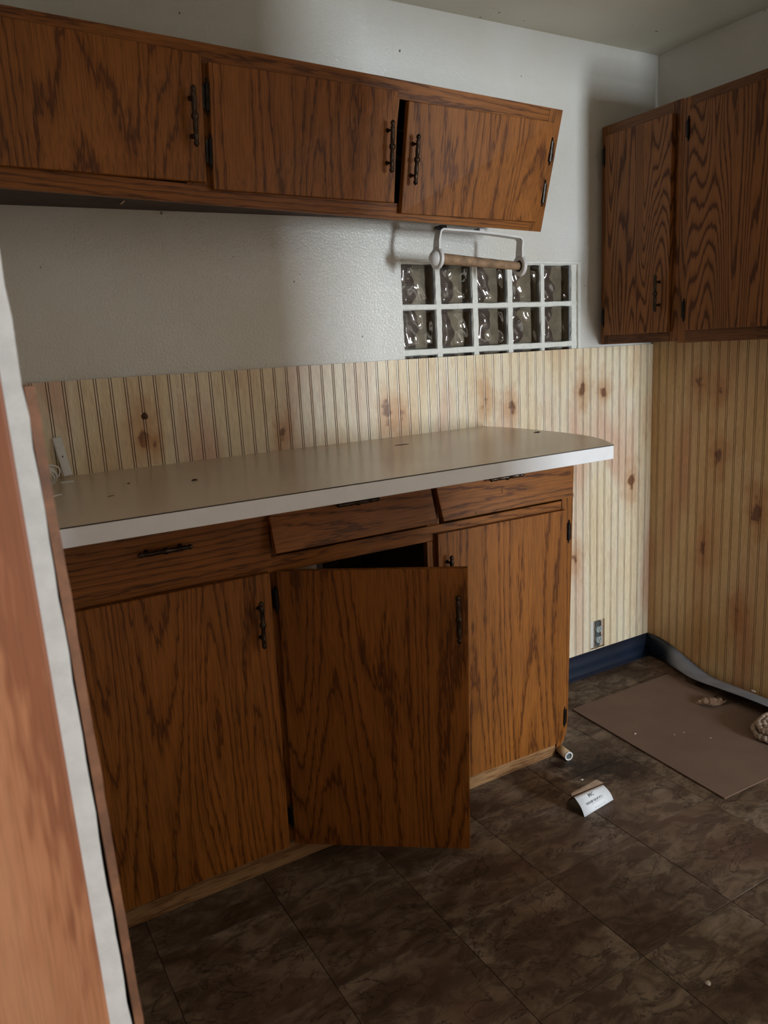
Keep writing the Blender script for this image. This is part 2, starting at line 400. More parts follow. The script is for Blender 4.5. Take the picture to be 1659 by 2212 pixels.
# beadboard: one plank after another, shared profile
PB = .0388; PT = .009
def plank_mesh(w, h, mat):
    g = .0018; bd = .0042; dp = .0032
    xs = [(0, 0), (w-2*g-bd-.002, 0), (w-1.5*g-bd-.002, dp), (w-g-bd-.002, 0), (w-g-.002-.5*bd, -.0004), (w-g-.002, 0), (w-.5*g-.002, dp), (w-.002, 0), (w, 0)]
    bm = bmesh.new()
    f0 = [bm.verts.new((x, y, 0)) for x, y in xs]; f1 = [bm.verts.new((x, y, h)) for x, y in xs]
    b0 = [bm.verts.new((0, PT, 0)), bm.verts.new((w, PT, 0))]; b1 = [bm.verts.new((0, PT, h)), bm.verts.new((w, PT, h))]
    for k in range(len(xs)-1):
        f = bm.faces.new([f0[k], f0[k+1], f1[k+1], f1[k]])
        if dp in (xs[k][1], xs[k+1][1]): f.material_index = 1
    bm.faces.new(f0[::-1]+b0); t = bm.faces.new(f1+b1[::-1]); t.material_index = 1
    bm.faces.new([f0[0], f1[0], b1[0], b0[0]]); bm.faces.new([f0[-1], b0[1], b1[1], f1[-1]]); bm.faces.new([b0[0], b1[0], b1[1], b0[1]])
    bmesh.ops.recalc_face_normals(bm, faces=bm.faces[:])
    me = bpy.data.meshes.new('beadboard_plank'); bm.to_mesh(me); bm.free()
    me.materials.append(M[mat]); me.materials.append(M['groove']); return me
pl_full = plank_mesh(PB, BT, 'bead_back'); pl_hi = plank_mesh(PB, BT-.2215, 'bead_back'); pl_lo = plank_mesh(PB, .1025, 'bead_back')
x = -2.2845-PB*4
while x < -.001:
    w = min(PB, -.0005-x)
    mw = lambda z: Matrix.Translation((x, -PT, z)) @ Matrix.Diagonal((w/PB, 1, 1, 1))
    if x < -.268 and x+w > -.320:
        raw_obj('beadboard_plank', pl_hi, wall_back, mw(.2215)); raw_obj('beadboard_plank', pl_lo, wall_back, mw(0))
    else: raw_obj('beadboard_plank', pl_full, wall_back, mw(0))
    x += PB
PR = .0383; pr_full = plank_mesh(PR, 1.322, 'bead_right_shaded')
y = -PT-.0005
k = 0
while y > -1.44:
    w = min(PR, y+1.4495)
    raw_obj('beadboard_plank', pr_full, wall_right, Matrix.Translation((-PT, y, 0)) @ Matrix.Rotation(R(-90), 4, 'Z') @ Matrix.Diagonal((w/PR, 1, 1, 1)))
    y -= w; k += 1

# navy vinyl cove base on the back wall
def sweep_profile(name, prof, path, mat, parent=None):
    bm = bmesh.new(); rows = [[bm.verts.new(Vector(o)+Vector((0, p[0], p[1]))) for p in prof] for o in path]
    for a, b in zip(rows, rows[1:]):
        for k in range(len(prof)-1): bm.faces.new([a[k], a[k+1], b[k+1], b[k]])
    o = obj(name, bm, mat, parent, smooth=True); return o
bb = sweep_profile('baseboard_back', [(-PT, .097), (-PT-.002, .097), (-PT-.0025, .040), (-PT-.004, .018), (-PT-.010, .006), (-PT-.020, .0015), (-PT-.020, .0003), (-PT, .0003)],
                   [(-.83, 0, 0), (-.5, 0, 0), (-.2, 0, 0), (-.0095, 0, 0)], 'vinyl_blue')
struct(bb)
# peeled strip along the right wall: upright in the corner, then flopped over
bm = bmesh.new(); rows = []
for i in range(61):
    t = i/60.; yy = -PT-.003 - 1.15*t; s = max(0., min(1., (-yy-.04)/.34)); s = s*s*(3-2*s)
    top = Vector((-PT-.003, yy, .098)).lerp(Vector((-PT-.012, yy, .010)), s)
    low = Vector((-PT-.008, yy, .001)).lerp(Vector((-.136-.012*math.sin(yy*7), yy+.01, .040+.010*math.sin(yy*9+1))), s)
    row = []
    for q in range(7):
        u = q/6.; p = top.lerp(low, u); p = p+Vector((-.35, 0, .94))*(.012*math.sin(math.pi*u)*s) + Vector((-.008*math.sin(math.pi*u)*(1-s), 0, 0))
        row.append(bm.verts.new(p))
    rows.append(row)
for a, b in zip(rows, rows[1:]):
    for k in range(6):
        f = bm.faces.new([a[k], b[k], b[k+1], a[k+1]]); f.material_index = 0
me = bpy.data.meshes.new('baseboard_right'); bm.to_mesh(me); bm.free()
def two_side():
    t = NT('vinyl_navy_face_grey_back'); v, _ = t.obj_vec(); h = t.noise(v, 14, 3)
    sep = t.n('SeparateXYZ'); t.link(t.pos(), sep.inputs[0])
    k = t.rng(sep.outputs[1], -.19, -.12)
    c = t.mix(t.rng(h, .3, .7), (.19, .21, .26), (.25, .27, .32)); c = t.mix(k, c, (.004, .009, .02))
    return t.out(c, .42, 0, .5)
M['vinyl_two'] = two_side(); me.materials.append(M['vinyl_two'])
for p in me.polygons: p.use_smooth = True
br = struct(raw_obj('baseboard_right', me)); sm = br.modifiers.new('solid', 'SOLIDIFY'); sm.thickness = .002
for (yy, s) in ((-.235, .012), (-.52, .010)):
    bm = bmesh.new(); bmesh.ops.create_icosphere(bm, subdivisions=1, radius=s)
    for v in bm.verts: v.co = Vector((v.co.x*.35*random.uniform(.6, 1.3), v.co.y*random.uniform(.8, 1.4), v.co.z*.4))
    obj('paint_flake', bm, 'chip', br, Matrix.Translation((-.026, yy, .024)))

# ------------------------------------------------------------------ glass block window
w1 = struct(raw_obj('window_1', None, None, Matrix.Translation(((GX0+GX1)/2, .02, GZ0))))
bcx = [-1.0985, -.9482, -.7965, -.6445, -.4972]; bcz = [1.5475, 1.4045, 1.2590]; BW, BH = .131, .128
# mortar grid built as bars with softly uneven edges
def mortar_bar(x0, x1, z0, z1, horizontal):
    bm = bmesh.new(); n = 26; rows = []
    for i in range(n+1):
        t = i/n; j = lambda: random.uniform(-.0013, .0013)
        if horizontal: pts = [(x0+(x1-x0)*t, .013, z0+j()), (x0+(x1-x0)*t, .0055, z0+.002+j()), (x0+(x1-x0)*t, .0055, z1-.002+j()), (x0+(x1-x0)*t, .013, z1+j())]
        else: pts = [(x0+j(), .013, z0+(z1-z0)*t), (x0+.002+j(), .0065, z0+(z1-z0)*t), (x1-.002+j(), .0065, z0+(z1-z0)*t), (x1+j(), .013, z0+(z1-z0)*t)]
        rows.append([bm.verts.new(p) for p in pts])
    for a, b in zip(rows, rows[1:]):
        for k in range(3): bm.faces.new([a[k], a[k+1], b[k+1], b[k]])
    obj('mortar_joint', bm, 'mortar', w1, smooth=False)
zs = sorted([c-BH/2 for c in bcz]+[c+BH/2 for c in bcz])
xs = sorted([c-BW/2 for c in bcx]+[c+BW/2 for c in bcx])
for a, b in ((zs[1], zs[2]), (zs[3], zs[4]), (zs[5], GZ1+.001)): mortar_bar(GX0, GX1, a-.002, b+.002, True)
for k in range(1, 9, 2): mortar_bar(xs[k]-.002, xs[k+1]+.002, GZ0, GZ1, False)
mortar_bar(GX0-.001, xs[0]+.002, GZ0, GZ1, False); mortar_bar(xs[9]-.002, GX1-.012, GZ0, GZ1, False)
box('reveal', GX1-.013, GX1, -.002, .02, GZ0, GZ1, 'mortar', w1, .002)
box('reveal', GX0, GX1, -.003, .012, GZ1-.006, GZ1+.004, 'mortar', w1, .002)
def glass_block(cx, cz, seed):
    rr = random.Random(seed); root = raw_obj('glass_block', None, w1, Matrix.Translation((cx, .012, cz)))
    n = 26; bm = bmesh.new(); grid = []
    ph = [rr.uniform(0, 6.28) for _ in range(8)]
    for i in range(n+1):
        row = []
        for j in range(n+1):
            u = i/n; v = j/n; xx = (u-.5)*BW; zz = (v-.5)*BH
            m = min(u, 1-u, v, 1-v); e = min(1., m/.14); e = e*e*(3-2*e)
            wv = .0042*math.sin(2*math.pi*1.55*u+ph[0]+1.1*math.sin(5*v+ph[1])) + .0034*math.sin(2*math.pi*1.2*v+ph[2]+1.4*math.sin(6*u+ph[3])) + .0016*math.sin(18*u+9*v+ph[4])
            row.append(bm.verts.new((xx, .006*(1-e) - .002 + e*wv*.62, zz)))
        grid.append(row)
    for i in range(n):
        for j in range(n): bm.faces.new([grid[i][j], grid[i+1][j], grid[i+1][j+1], grid[i][j+1]])
    f = obj('wavy_face', bm, 'glass', root, WM[root], True)
    if f.data.polygons[n*n//2+n//2].normal.y > 0: f.data.flip_normals()
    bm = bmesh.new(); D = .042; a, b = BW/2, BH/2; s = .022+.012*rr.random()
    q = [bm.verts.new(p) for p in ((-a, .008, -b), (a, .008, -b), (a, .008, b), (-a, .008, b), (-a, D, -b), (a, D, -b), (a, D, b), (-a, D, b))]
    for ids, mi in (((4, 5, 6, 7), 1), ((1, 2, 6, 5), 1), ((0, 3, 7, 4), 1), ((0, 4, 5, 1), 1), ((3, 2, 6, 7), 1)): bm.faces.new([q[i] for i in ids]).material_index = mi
    # refraction put into shape and colour: a darker wavy half before the paler one
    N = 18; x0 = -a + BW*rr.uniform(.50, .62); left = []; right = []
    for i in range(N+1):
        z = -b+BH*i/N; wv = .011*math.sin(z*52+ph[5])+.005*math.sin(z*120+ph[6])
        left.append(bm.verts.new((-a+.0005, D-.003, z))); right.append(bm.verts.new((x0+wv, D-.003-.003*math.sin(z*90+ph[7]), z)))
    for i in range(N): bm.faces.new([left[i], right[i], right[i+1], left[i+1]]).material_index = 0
    obj('hollow', bm, ['glass_refraction', 'glass_side'], root, WM[root])
for j, cz in enumerate(bcz):
    for i, cx in enumerate(bcx): glass_block(cx, cz, i*7+j*31)

# ------------------------------------------------------------------ hardware meshes
def handle_mesh(L=.124, st=.022):
    bm = bmesh.new(); h = L/2; p = .37*L
    prof = [(.0006, -h), (.0042, -h+.004), (.0050, -h+.008), (.0034, -h+.013), (.0032, -h+.015), (.0050, -h+.018), (.0036, -h+.021), (.0052, -h+.024)]
    mid = [(.0040, -h+.027), (.0046, -.022), (.0038, -.008), (.0060, -.0035), (.0064, 0)]
    full = [(r*1.3, z) for r, z in prof+mid]; full = full+[(r, -z) for r, z in full[-2::-1]]
    add_lathe(bm, full, 10)
    for s in (-1, 1):
        add_lathe(bm, [(.0036, 0), (.0030, st*.5), (.0042, st-.003), (.0058, st)], 8, Matrix.Translation((0, 0, s*(h-.024))) @ Matrix.Rotation(R(-90), 4, 'X'))
    bmesh.ops.recalc_face_normals(bm, faces=bm.faces[:])
    me = bpy.data.meshes.new('handle'); bm.to_mesh(me); bm.free(); me.materials.append(M['bronze'])
    for q in me.polygons: q.use_smooth = True
    return me
HST = .022
HANDLE = handle_mesh()
def hinge_mesh(L=.056):
    bm = bmesh.new(); h = L/2
    S = 1.45
    add_lathe(bm, [(r*S, z) for r, z in [(.0005, -h-.010), (.0022, -h-.006), (.0014, -h-.002), (.0036, -h+.001), (.0036, -.008), (.0030, -.0075), (.0036, -.007), (.0036, .007), (.0030, .0075), (.0036, .008), (.0036, h-.001), (.0014, h+.002), (.0022, h+.006), (.0005, h+.010)]], 8)
    add_box(bm, -.0105, 0, .0008, .003, -h+.004, h-.004)
    bmesh.ops.recalc_face_normals(bm, faces=bm.faces[:])
    me = bpy.data.meshes.new('hinge'); bm.to_mesh(me); bm.free(); me.materials.append(M['black_metal']); return me
HINGE = hinge_mesh()
def put_handle(parent, c, x, y, z):
    """c = point on the panel face; x along the face, y into it, z along the spindle"""
    return raw_obj('handle', HANDLE, parent, frame_mw(Vector(c)-y*HST, x, y, z))
def put_hinge(parent, c, x, y, z, flip=1):
    return raw_obj('hinge', HINGE, parent, frame_mw(Vector(c), x*flip, y, z if flip > 0 else z))

# ------------------------------------------------------------------ long upper cabinet over the counter (twisted out of square)
pTR, pBR = Vector((-.7891, -.33, 2.0049)), Vector((-.7996, -.2409, 1.6789))
pTL, pBL = Vector((-2.2802, -.36, 2.0412)), Vector((-2.3259, -.338, 1.7094))
def patch(s, t, o=0.):
    P = pBL*((1-s)*(1-t)) + pBR*(s*(1-t)) + pTL*((1-s)*t) + pTR*(s*t)
    ds = (pBR-pBL)*(1-t) + (pTR-pTL)*t; dt = (pTL-pBL)*(1-s) + (pTR-pBR)*s
    n = ds.cross(dt).normalized(); return P+n*o
SL = -.085
uc = thing('upper_cabinet', (-1.6, 0, 1.72), 'long dark oak wall cabinet hung over the white-edged counter', 'cabinet')
def fp(name, s0, s1, t0, t1, o, th, mat, parent=uc): return quad_panel(name, patch(s0, t0, o), patch(s1, t0, o), patch(s1, t1, o), patch(s0, t1, o), th, mat, parent, .0008)
# the frame follows the twist in short lengths
def patch_strip(name, s0, s1, t0, t1, th, mat, parent=uc, n=8):
    c = patch((s0+s1)/2, (t0+t1)/2); x, y, z = frame_of(patch(s0, t0), patch(s1, t0), patch(s0, t1)); mw = frame_mw(c, x, y, z); inv = mw.inverted()
    bm = bmesh.new(); rows = []
    for i in range(n+1):
        s = s0+(s1-s0)*i/n
        rows.append([bm.verts.new(inv @ p) for p in (patch(s, t0), patch(s, t1), patch(s, t1, -th), patch(s, t0, -th))])
    for a, b in zip(rows, rows[1:]):
        for k in range(4): bm.faces.new([a[k], a[(k+1) % 4], b[(k+1) % 4], b[k]])
    bm.faces.new(rows[0][::-1]); bm.faces.new(rows[-1])
    return obj(name, bm, mat, parent, mw)
patch_strip('top_rail', SL, .9665, .870, 1.0, .019, 'oak_x'); patch_strip('bottom_rail', SL, .9665, 0, .125, .019, 'oak_x')
patch_strip('stile', .9672, 1.0, 0, 1.0, .019, 'oak_z', n=1); patch_strip('stile', .255, .300, .126, .869, .019, 'oak_z', n=1)
patch_strip('stile', .600, .622, .126, .869, .019, 'oak_z', n=1)
def upw(s, t, y, z=None):
    p = patch(s, t); return Vector((p.x, y, p.z if z is None else z))
def plank_between(name, f0, f1, b1, b0, th, mat, parent):
    up = Vector((0, 0, th)); return hexa(name, [f0, f1, b1, b0], [p+up for p in (f0, f1, b1, b0)], mat, parent)
i0 = -.018
bl, brr = patch(SL, .004, i0), patch(1, .004, i0)
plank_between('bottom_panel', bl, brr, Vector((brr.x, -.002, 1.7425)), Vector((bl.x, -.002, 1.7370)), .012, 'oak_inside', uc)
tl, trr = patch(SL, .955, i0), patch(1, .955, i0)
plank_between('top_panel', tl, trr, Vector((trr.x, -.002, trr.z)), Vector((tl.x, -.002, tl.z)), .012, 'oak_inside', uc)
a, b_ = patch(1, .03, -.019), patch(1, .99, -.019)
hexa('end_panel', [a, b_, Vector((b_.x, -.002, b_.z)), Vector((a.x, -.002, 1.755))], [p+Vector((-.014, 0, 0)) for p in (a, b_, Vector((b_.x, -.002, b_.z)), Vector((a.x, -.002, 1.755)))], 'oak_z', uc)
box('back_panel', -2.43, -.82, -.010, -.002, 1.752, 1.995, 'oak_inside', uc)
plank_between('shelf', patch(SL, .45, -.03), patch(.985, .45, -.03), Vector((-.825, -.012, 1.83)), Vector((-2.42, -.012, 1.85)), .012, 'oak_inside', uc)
def up_door(BL, BR, TR, TL, hs, hinges, hflip):
    d = quad_panel('door', BL, BR, TR, TL, .0175, 'oak_z', uc, .0015)
    x, y, z = frame_of(*map(Vector, (BL, BR, TL)))
    top, bot = map(Vector, hs); c = (top+bot)/2; zz = (top-bot).normalized(); yy = (y-zz*y.dot(zz)).normalized(); xx = yy.cross(zz)
    raw_obj('handle', HANDLE, d, frame_mw(c, xx, yy, zz))
    for hp in hinges: raw_obj('hinge', HINGE, d, frame_mw(Vector(hp), x*hflip, y, z) if hflip > 0 else frame_mw(Vector(hp), -x, y, -z))
    return d
def shift(p, y, d): return Vector(p)
lx = lambda p, q, k: tuple(a+(b-a)*k for a, b in zip(p, q))
up_door((-2.436, -.362, 1.7487), (-1.8907, -.3342, 1.7441), (-1.8869, -.3642, 2.0035), (-2.432, -.379, 2.019), ((-1.9178, -.3829, 1.931), (-1.9179, -.3683, 1.811)), [], 1)
up_door((-1.8747, -.3315, 1.7305), (-1.3682, -.3031, 1.7284), (-1.3714, -.3539, 1.9873), (-1.8717, -.3647, 1.9892), ((-1.3991, -.3653, 1.9157), (-1.3962, -.3413, 1.7916)),
        [(-1.879, -.356, 1.9195), (-1.8775, -.342, 1.809)], 1)
up_door((-1.3439, -.2967, 1.7036), (-.8346, -.2679, 1.7021), (-.8302, -.3388, 1.9663), (-1.3376, -.3495, 1.9683), ((-1.3175, -.3583, 1.8928), (-1.3191, -.3326, 1.7659)),
        [(-.8275, -.3195, 1.892), (-.8295, -.2895, 1.782)], -1)
bm = bmesh.new(); add_lathe(bm, [(.0032, 0), (.0022, .003), (.0018, .020)], 8)
obj('nail', bm, 'steel', uc, Matrix.Translation((-1.913, -.012, 1.728)) @ Matrix.Rotation(R(12), 4, 'X'))
box('splinter', -2.052, -2.049, -.20, -.165, 1.7195, 1.7215, 'raw', uc)

# ------------------------------------------------------------------ base cabinet under the counter
def by(z, o=0.): return -.4013-.0355*z-o                      # its face leans in towards the floor
bc = thing('base_cabinet', (-1.64, -.2, 0), 'long dark oak base cabinet with three drawers and three doors under counter', 'cabinet')
def face(name, x0, x1, z0, z1, o, th, mat, parent=bc, bev=.001):
    return quad_panel(name, (x0, by(z0, o), z0), (x1, by(z0, o), z0), (x1, by(z1, o), z1), (x0, by(z1, o), z1), th, mat, parent, bev)
FX, FY, FZ = frame_of(Vector((0, by(0), 0)), Vector((1, by(0), 0)), Vector((0, by(1), 1)))
TOP = 1.0280
face('top_rail', XL+.004, -.899, .985, TOP, 0, .019, 'oak_x'); face('middle_rail', XL+.004, -.899, .823, .866, 0, .019, 'oak_x')
face('toe_board', XL+.004, -.905, .0005, .066, 0, .016, 'toe')
for a, b in ((XL+.004, -2.345), (-1.885, -1.838), (-1.394, -1.352)):
    face('stile', a, b, .067, .822, 0, .019, 'oak_z'); face('stile', a, b, .867, .984, 0, .019, 'oak_z')
# right stile: its lower outer corner has broken away in a curve
def outline_face(name, pts, o, th, mat, parent):
    zc = sum(p[1] for p in pts)/len(pts); xc = sum(p[0] for p in pts)/len(pts); c = Vector((xc, by(zc, o), zc)); mw = frame_mw(c, FX, FY, FZ); inv = mw.inverted()
    f = [inv @ Vector((px, by(pz, o), pz)) for px, pz in pts]; bm = bmesh.new()
    a = [bm.verts.new(p) for p in f]; b = [bm.verts.new(p+Vector((0, th, 0))) for p in f]
    bm.faces.new(a); bm.faces.new(b[::-1])
    for k in range(len(a)): bm.faces.new([a[k], b[k], b[(k+1) % len(a)], a[(k+1) % len(a)]])
    return obj(name, bm, mat, parent, mw)
outline_face('stile', [(-.898, .067), (-.898, TOP), (-.8516, TOP), (-.8516, .115), (-.854, .085), (-.860, .060), (-.868, .042), (-.880, .030), (-.892, .024), (-.898, .024)], 0, .019, 'oak_z', bc)
outline_face('broken_edge', [(-.899, .020), (-.899, .030), (-.880, .033), (-.868, .046), (-.861, .062), (-.8565, .085), (-.8535, .118), (-.8505, .118), (-.8508, .088), (-.856, .058), (-.866, .036), (-.880, .022)], -.004, .014, 'raw', bc)
hexa('end_panel', [(-.8535, by(.12)+.019, .12), (-.8535, -.012, .12), (-.8535, -.012, TOP), (-.8535, by(TOP)+.019, TOP)], [(-.870, by(.12)+.019, .12), (-.870, -.012, .12), (-.870, -.012, TOP), (-.870, by(TOP)+.019, TOP)], 'oak_z', bc)
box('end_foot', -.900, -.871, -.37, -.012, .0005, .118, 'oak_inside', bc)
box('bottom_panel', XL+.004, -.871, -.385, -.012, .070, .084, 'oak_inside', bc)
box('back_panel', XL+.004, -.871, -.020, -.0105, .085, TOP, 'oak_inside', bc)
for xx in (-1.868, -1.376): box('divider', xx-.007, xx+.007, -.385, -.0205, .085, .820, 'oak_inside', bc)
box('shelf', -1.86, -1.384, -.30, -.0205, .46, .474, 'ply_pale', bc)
box('back_patch', -1.845, -1.548, -.026, -.0205, .50, .815, 'ply_pale', bc)
# doors
d1 = face('door', -2.372, -1.8655, .064, .832, .0185, .0175, 'oak_z', bev=.0015)
put_handle(d1, (-1.902, by(.711, .0185), .711), FX, FY, FZ)
d3 = outline_face('door', [(-1.3690, .060), (-1.3690, .8435), (-.8975, .8405), (-.8850, .400), (-.8860, .120), (-.8905, .066), (-.900, .052)], .0185, .0175, 'oak_z', bc)
put_handle(d3, (-1.3405, by(.722, .0185), .722), FX, FY, FZ)
for zz in (.770, .141): raw_obj('hinge', HINGE, d3, frame_mw(Vector((-.884, by(zz, .0185), zz)), -FX, FY, -FZ))
ang = R(37.5); dx = Vector((math.cos(ang), -math.sin(ang), 0)); hT, hB = Vector((-1.849, by(.83, .0185), .832)), Vector((-1.851, by(.07, .0185), .066)); DW = .466
d2 = quad_panel('door', hB, hB+dx*DW, hT+dx*DW, hT, .0175, 'oak_z', bc, .0015)
ex, ey, ez = frame_of(hB, hB+dx*DW, hT); k = (.711-.066)/(.832-.066)
put_handle(d2, hB.lerp(hT, k)+dx*.4435, ex, ey, ez)
for zz in (.759, .150):
    k = (zz-.066)/(.832-.066); raw_obj('hinge', HINGE, d2, frame_mw(hB.lerp(hT, k)-dx*.004, ex, ey, ez))
# drawers
w = face('drawer', -2.369, -1.859, .8495, 1.0260, .0185, .0175, 'oak_x', bev=.0015)
put_handle(w, (-2.114, by(.938, .0185), .938), -FZ, FY, FX)
def ty(z): return -.4193-.0355*z-.28*(1.025-z)               # the two pulled drawers tip outwards
def tipped(x0t, x0b, x1t, x1b, z0, z1, hx, hz):
    BL, BR, TR, TL = Vector((x0b, ty(z0), z0)), Vector((x1b, ty(z0), z0)), Vector((x1t, ty(z1), z1)), Vector((x0t, ty(z1), z1))
    d = quad_panel('drawer', BL, BR, TR, TL, .0175, 'oak_x', bc, .0015); x, y, z = frame_of(BL, BR, TL)
    put_handle(d, (hx, ty(hz), hz), -z, y, x); return d, x, y, z
w2_, _, _, _ = tipped(-1.8625, -1.8610, -1.3990, -1.3957, .8865, 1.015, -1.6315, .9735)
w3_, tx, ty_, tz = tipped(-1.3830, -1.3756, -.8905, -.9026, .8873, 1.015, -1.156, .9745)
for (cx, cz, s) in ((-1.167, .941, .0075), (-1.2685, .8945, .005)):
    bm = bmesh.new(); n = 7
    pts = [(s*.55*math.cos(a), s*math.sin(a)) for a in [-math.pi/2+math.pi*i/n for i in range(n+1)]]+[(s*.1, s*.5), (s*.1, -s*.5)]
    a = [bm.verts.new((p[0], -.0008, p[1])) for p in pts]; b = [bm.verts.new((p[0], .0006, p[1])) for p in pts]
    bm.faces.new(a); bm.faces.new(b[::-1])
    for q in range(len(pts)): bm.faces.new([a[q], b[q], b[(q+1) % len(pts)], a[(q+1) % len(pts)]])
    obj('veneer_chip', bm, 'crumb', w3_, frame_mw(Vector((cx, ty(cz), cz)), tx, ty_, tz))
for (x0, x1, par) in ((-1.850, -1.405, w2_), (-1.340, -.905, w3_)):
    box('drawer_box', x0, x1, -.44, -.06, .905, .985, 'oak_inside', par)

# ------------------------------------------------------------------ counter top
ct = thing('countertop', (-1.65, -.35, 1.029), 'tan laminate counter top with a thick white front edge', 'countertop')
plan = [(XL+.004, -.0095), (XL+.004, -.7000), (-.9640, -.7000), (-.932, -.653), (-.900, -.598), (-.872, -.535), (-.854, -.46), (-.844, -.38), (-.839, -.28), (-.840, -.18), (-.848, -.09), (-.862, -.0095)]
prism('slab', plan, 1.0290, 1.0648, 'white_edge', ct, bev=.0008)
prism('laminate_sheet', [(p[0]+(.0004 if p[0] > -2.4 else 0), p[1]-(.0004 if p[1] < -.02 else 0)) for p in plan], 1.0648, 1.0672, 'laminate', ct, 'lam_edge')

# ------------------------------------------------------------------ cabinets on the right wall
FXR = -.2974
def right_cabinet(name, y0, y1, z0, z1, label, doors, mullion=None):
    """y0 nearer the corner"""
    t = thing(name, (-.15, (y0+y1)/2, z0), label, 'cabinet')
    q = lambda nm, a, b, c, d, x, th, mat, par, bev=.001: quad_panel(nm, (x, a, c), (x, b, c), (x, b, d), (x, a, d), th, mat, par, bev)
    sw = .032
    q('stile', y0, y0-sw, z0, z1, FXR, .019, 'oak_bold', t); q('stile', y1+sw, y1, z0, z1, FXR, .019, 'oak_bold', t)
    q('top_rail', y0-sw-.0003, y1+sw+.0003, z1-.038, z1, FXR, .019, 'oak_bold_x', t); q('bottom_rail', y0-sw-.0003, y1+sw+.0003, z0, z0+.042, FXR, .019, 'oak_bold_x', t)
    if mullion: q('stile', mullion+.02, mullion-.02, z0+.0423, z1-.0383, FXR, .019, 'oak_bold', t)
    box('body', FXR+.0193, -.0095, y1, y0, z0+.003, z1-.001, 'oak_inside', t)
    for (a, b, c, d, hy, hz, hinge_side) in doors:
        dd = q('door', a, b, c, d, FXR-.018, .0177, 'oak_bold', t, .0015)
        X, Y, Z = Vector((0, -1, 0)), Vector((1, 0, 0)), Vector((0, 0, 1))
        if hz: raw_obj('handle', HANDLE, dd, frame_mw(Vector((FXR-.018-HST, hy, hz)), X, Y, Z))
        hy_ = a+.002 if hinge_side < 0 else b-.002
        for hz_ in (d-.066, c+.066):
            raw_obj('hinge', HINGE, dd, frame_mw(Vector((FXR-.0185, hy_, hz_)), X, Y, Z) if hinge_side < 0 else frame_mw(Vector((FXR-.0185, hy_, hz_)), -X, Y, -Z))
    return t
right_cabinet('corner_wall_cabinet', -.0100, -.3550, 1.3215, 2.0815, 'narrow single-door oak wall cabinet tucked into the room corner', [(-.0405, -.3300, 1.3545, 2.0430, -.292, 1.484, -1)])
right_cabinet('wall_cabinet', -.3556, -.805, 1.3160, 2.0790, 'wide oak wall cabinet with bold zigzag grain cut by right frame edge',
              [(-.3960, -.778, 1.3560, 2.0465, -.742, 1.484, -1)])

# ------------------------------------------------------------------ paper towel holder under the upper cabinet
th = thing('paper_towel_holder', (-.99, -.18, 1.68), 'white plastic paper towel holder with bare brown roll under cabinet', 'towel holder')
A = Vector((-1.146, -.185, 1.684)); B = Vector((-.836, -.185, 1.667)); hw = .0145
def band(name, path, w0, th_, parent):
    """flat band: width runs along Y"""
    bm = bmesh.new(); rows = []
    for i, (p, wd) in enumerate(path):
        a = path[max(i-1, 0)][0]; b = path[min(i+1, len(path)-1)][0]; t = (b-a).normalized(); n = Vector((t.z, 0, -t.x)).normalized()*th_*.5; yv = Vector((0, wd, 0))
        rows.append([bm.verts.new(q) for q in (p-n-yv, p+n-yv, p+n+yv, p-n+yv)])
    for a, b in zip(rows, rows[1:]):
        for k in range(4): bm.faces.new([a[k], a[(k+1) % 4], b[(k+1) % 4], b[k]])
    bm.faces.new(rows[0][::-1]); bm.faces.new(rows[-1]); return obj(name, bm, 'holder_white', parent)
LC, RC = Vector((-1.156, -.185, 1.603)), Vector((-.838, -.185, 1.583))
path = [(LC+Vector((.001, 0, .024)), hw*1.1), (LC+Vector((.003, 0, .05)), hw)]
path += [(A+Vector((-.0015, 0, -.010)), hw), (A+Vector((.0015, 0, -.003)), hw), (A+Vector((.009, 0, .001)), hw)]
for k in range(1, 8): p = A.lerp(B, k/8.); path.append((p+Vector((0, 0, .004*math.sin(math.pi*k/8))), hw))
path += [(B+Vector((-.009, 0, .001)), hw), (B+Vector((-.002, 0, -.003)), hw), (B+Vector((.001, 0, -.010)), hw), (RC+Vector((.0, 0, .05)), hw), (RC+Vector((-.001, 0, .024)), hw*1.1)]
band('bracket', path, hw, .0055, th)
rotY = Matrix.Rotation(R(90), 4, 'Y')
def disc(name, c, prof, mat, mi=None):
    bm = bmesh.new(); add_lathe(bm, prof, 24); return obj(name, bm, mat, th, Matrix.Translation(c) @ rotY, True)
disc('ring', LC, [(.0280, -.004), (.0310, -.003), (.0310, .005), (.028, .008), (.012, .008)], 'holder_white')
disc('knob', LC+Vector((-.004, 0, 0)), [(.003, -.020), (.011, -.0185), (.018, -.013), (.0225, -.005), (.0235, .002)], 'holder_white')
bm = bmesh.new(); seg = 24; prof = [(.0175, -.006), (.0305, -.005), (.0315, .004), (.0175, .005)]; rr_ = []
for r_, z_ in prof: rr_.append([bm.verts.new((r_*math.cos(2*math.pi*k/seg), r_*math.sin(2*math.pi*k/seg), z_)) for k in range(seg)])
for q in range(4):
    a, b = rr_[q], rr_[(q+1) % 4]
    for k in range(seg): bm.faces.new([a[k], a[(k+1) % seg], b[(k+1) % seg], b[k]])
obj('ring', bm, 'holder_white', th, Matrix.Translation(RC) @ rotY, True)
disc('socket', RC+Vector((.004, 0, 0)), [(.0170, -.002), (.0178, .003), (.004, .005)], 'hole')
bm = bmesh.new(); p0, p1 = LC+Vector((.007, 0, 0)), RC+Vector((-.004, 0, .0))
pts = [p0.lerp(p1, i/14.) for i in range(15)]
add_tube(bm, pts, [.0165-.0042*i/14.+random.uniform(-.0003, .0003) for i in range(15)], 14)
obj('roll_core', bm, 'dowel', th, None, True)
box('mount', -1.15, -1.125, -.20, -.165, 1.686, 1.6955, 'black_metal', th, .002)
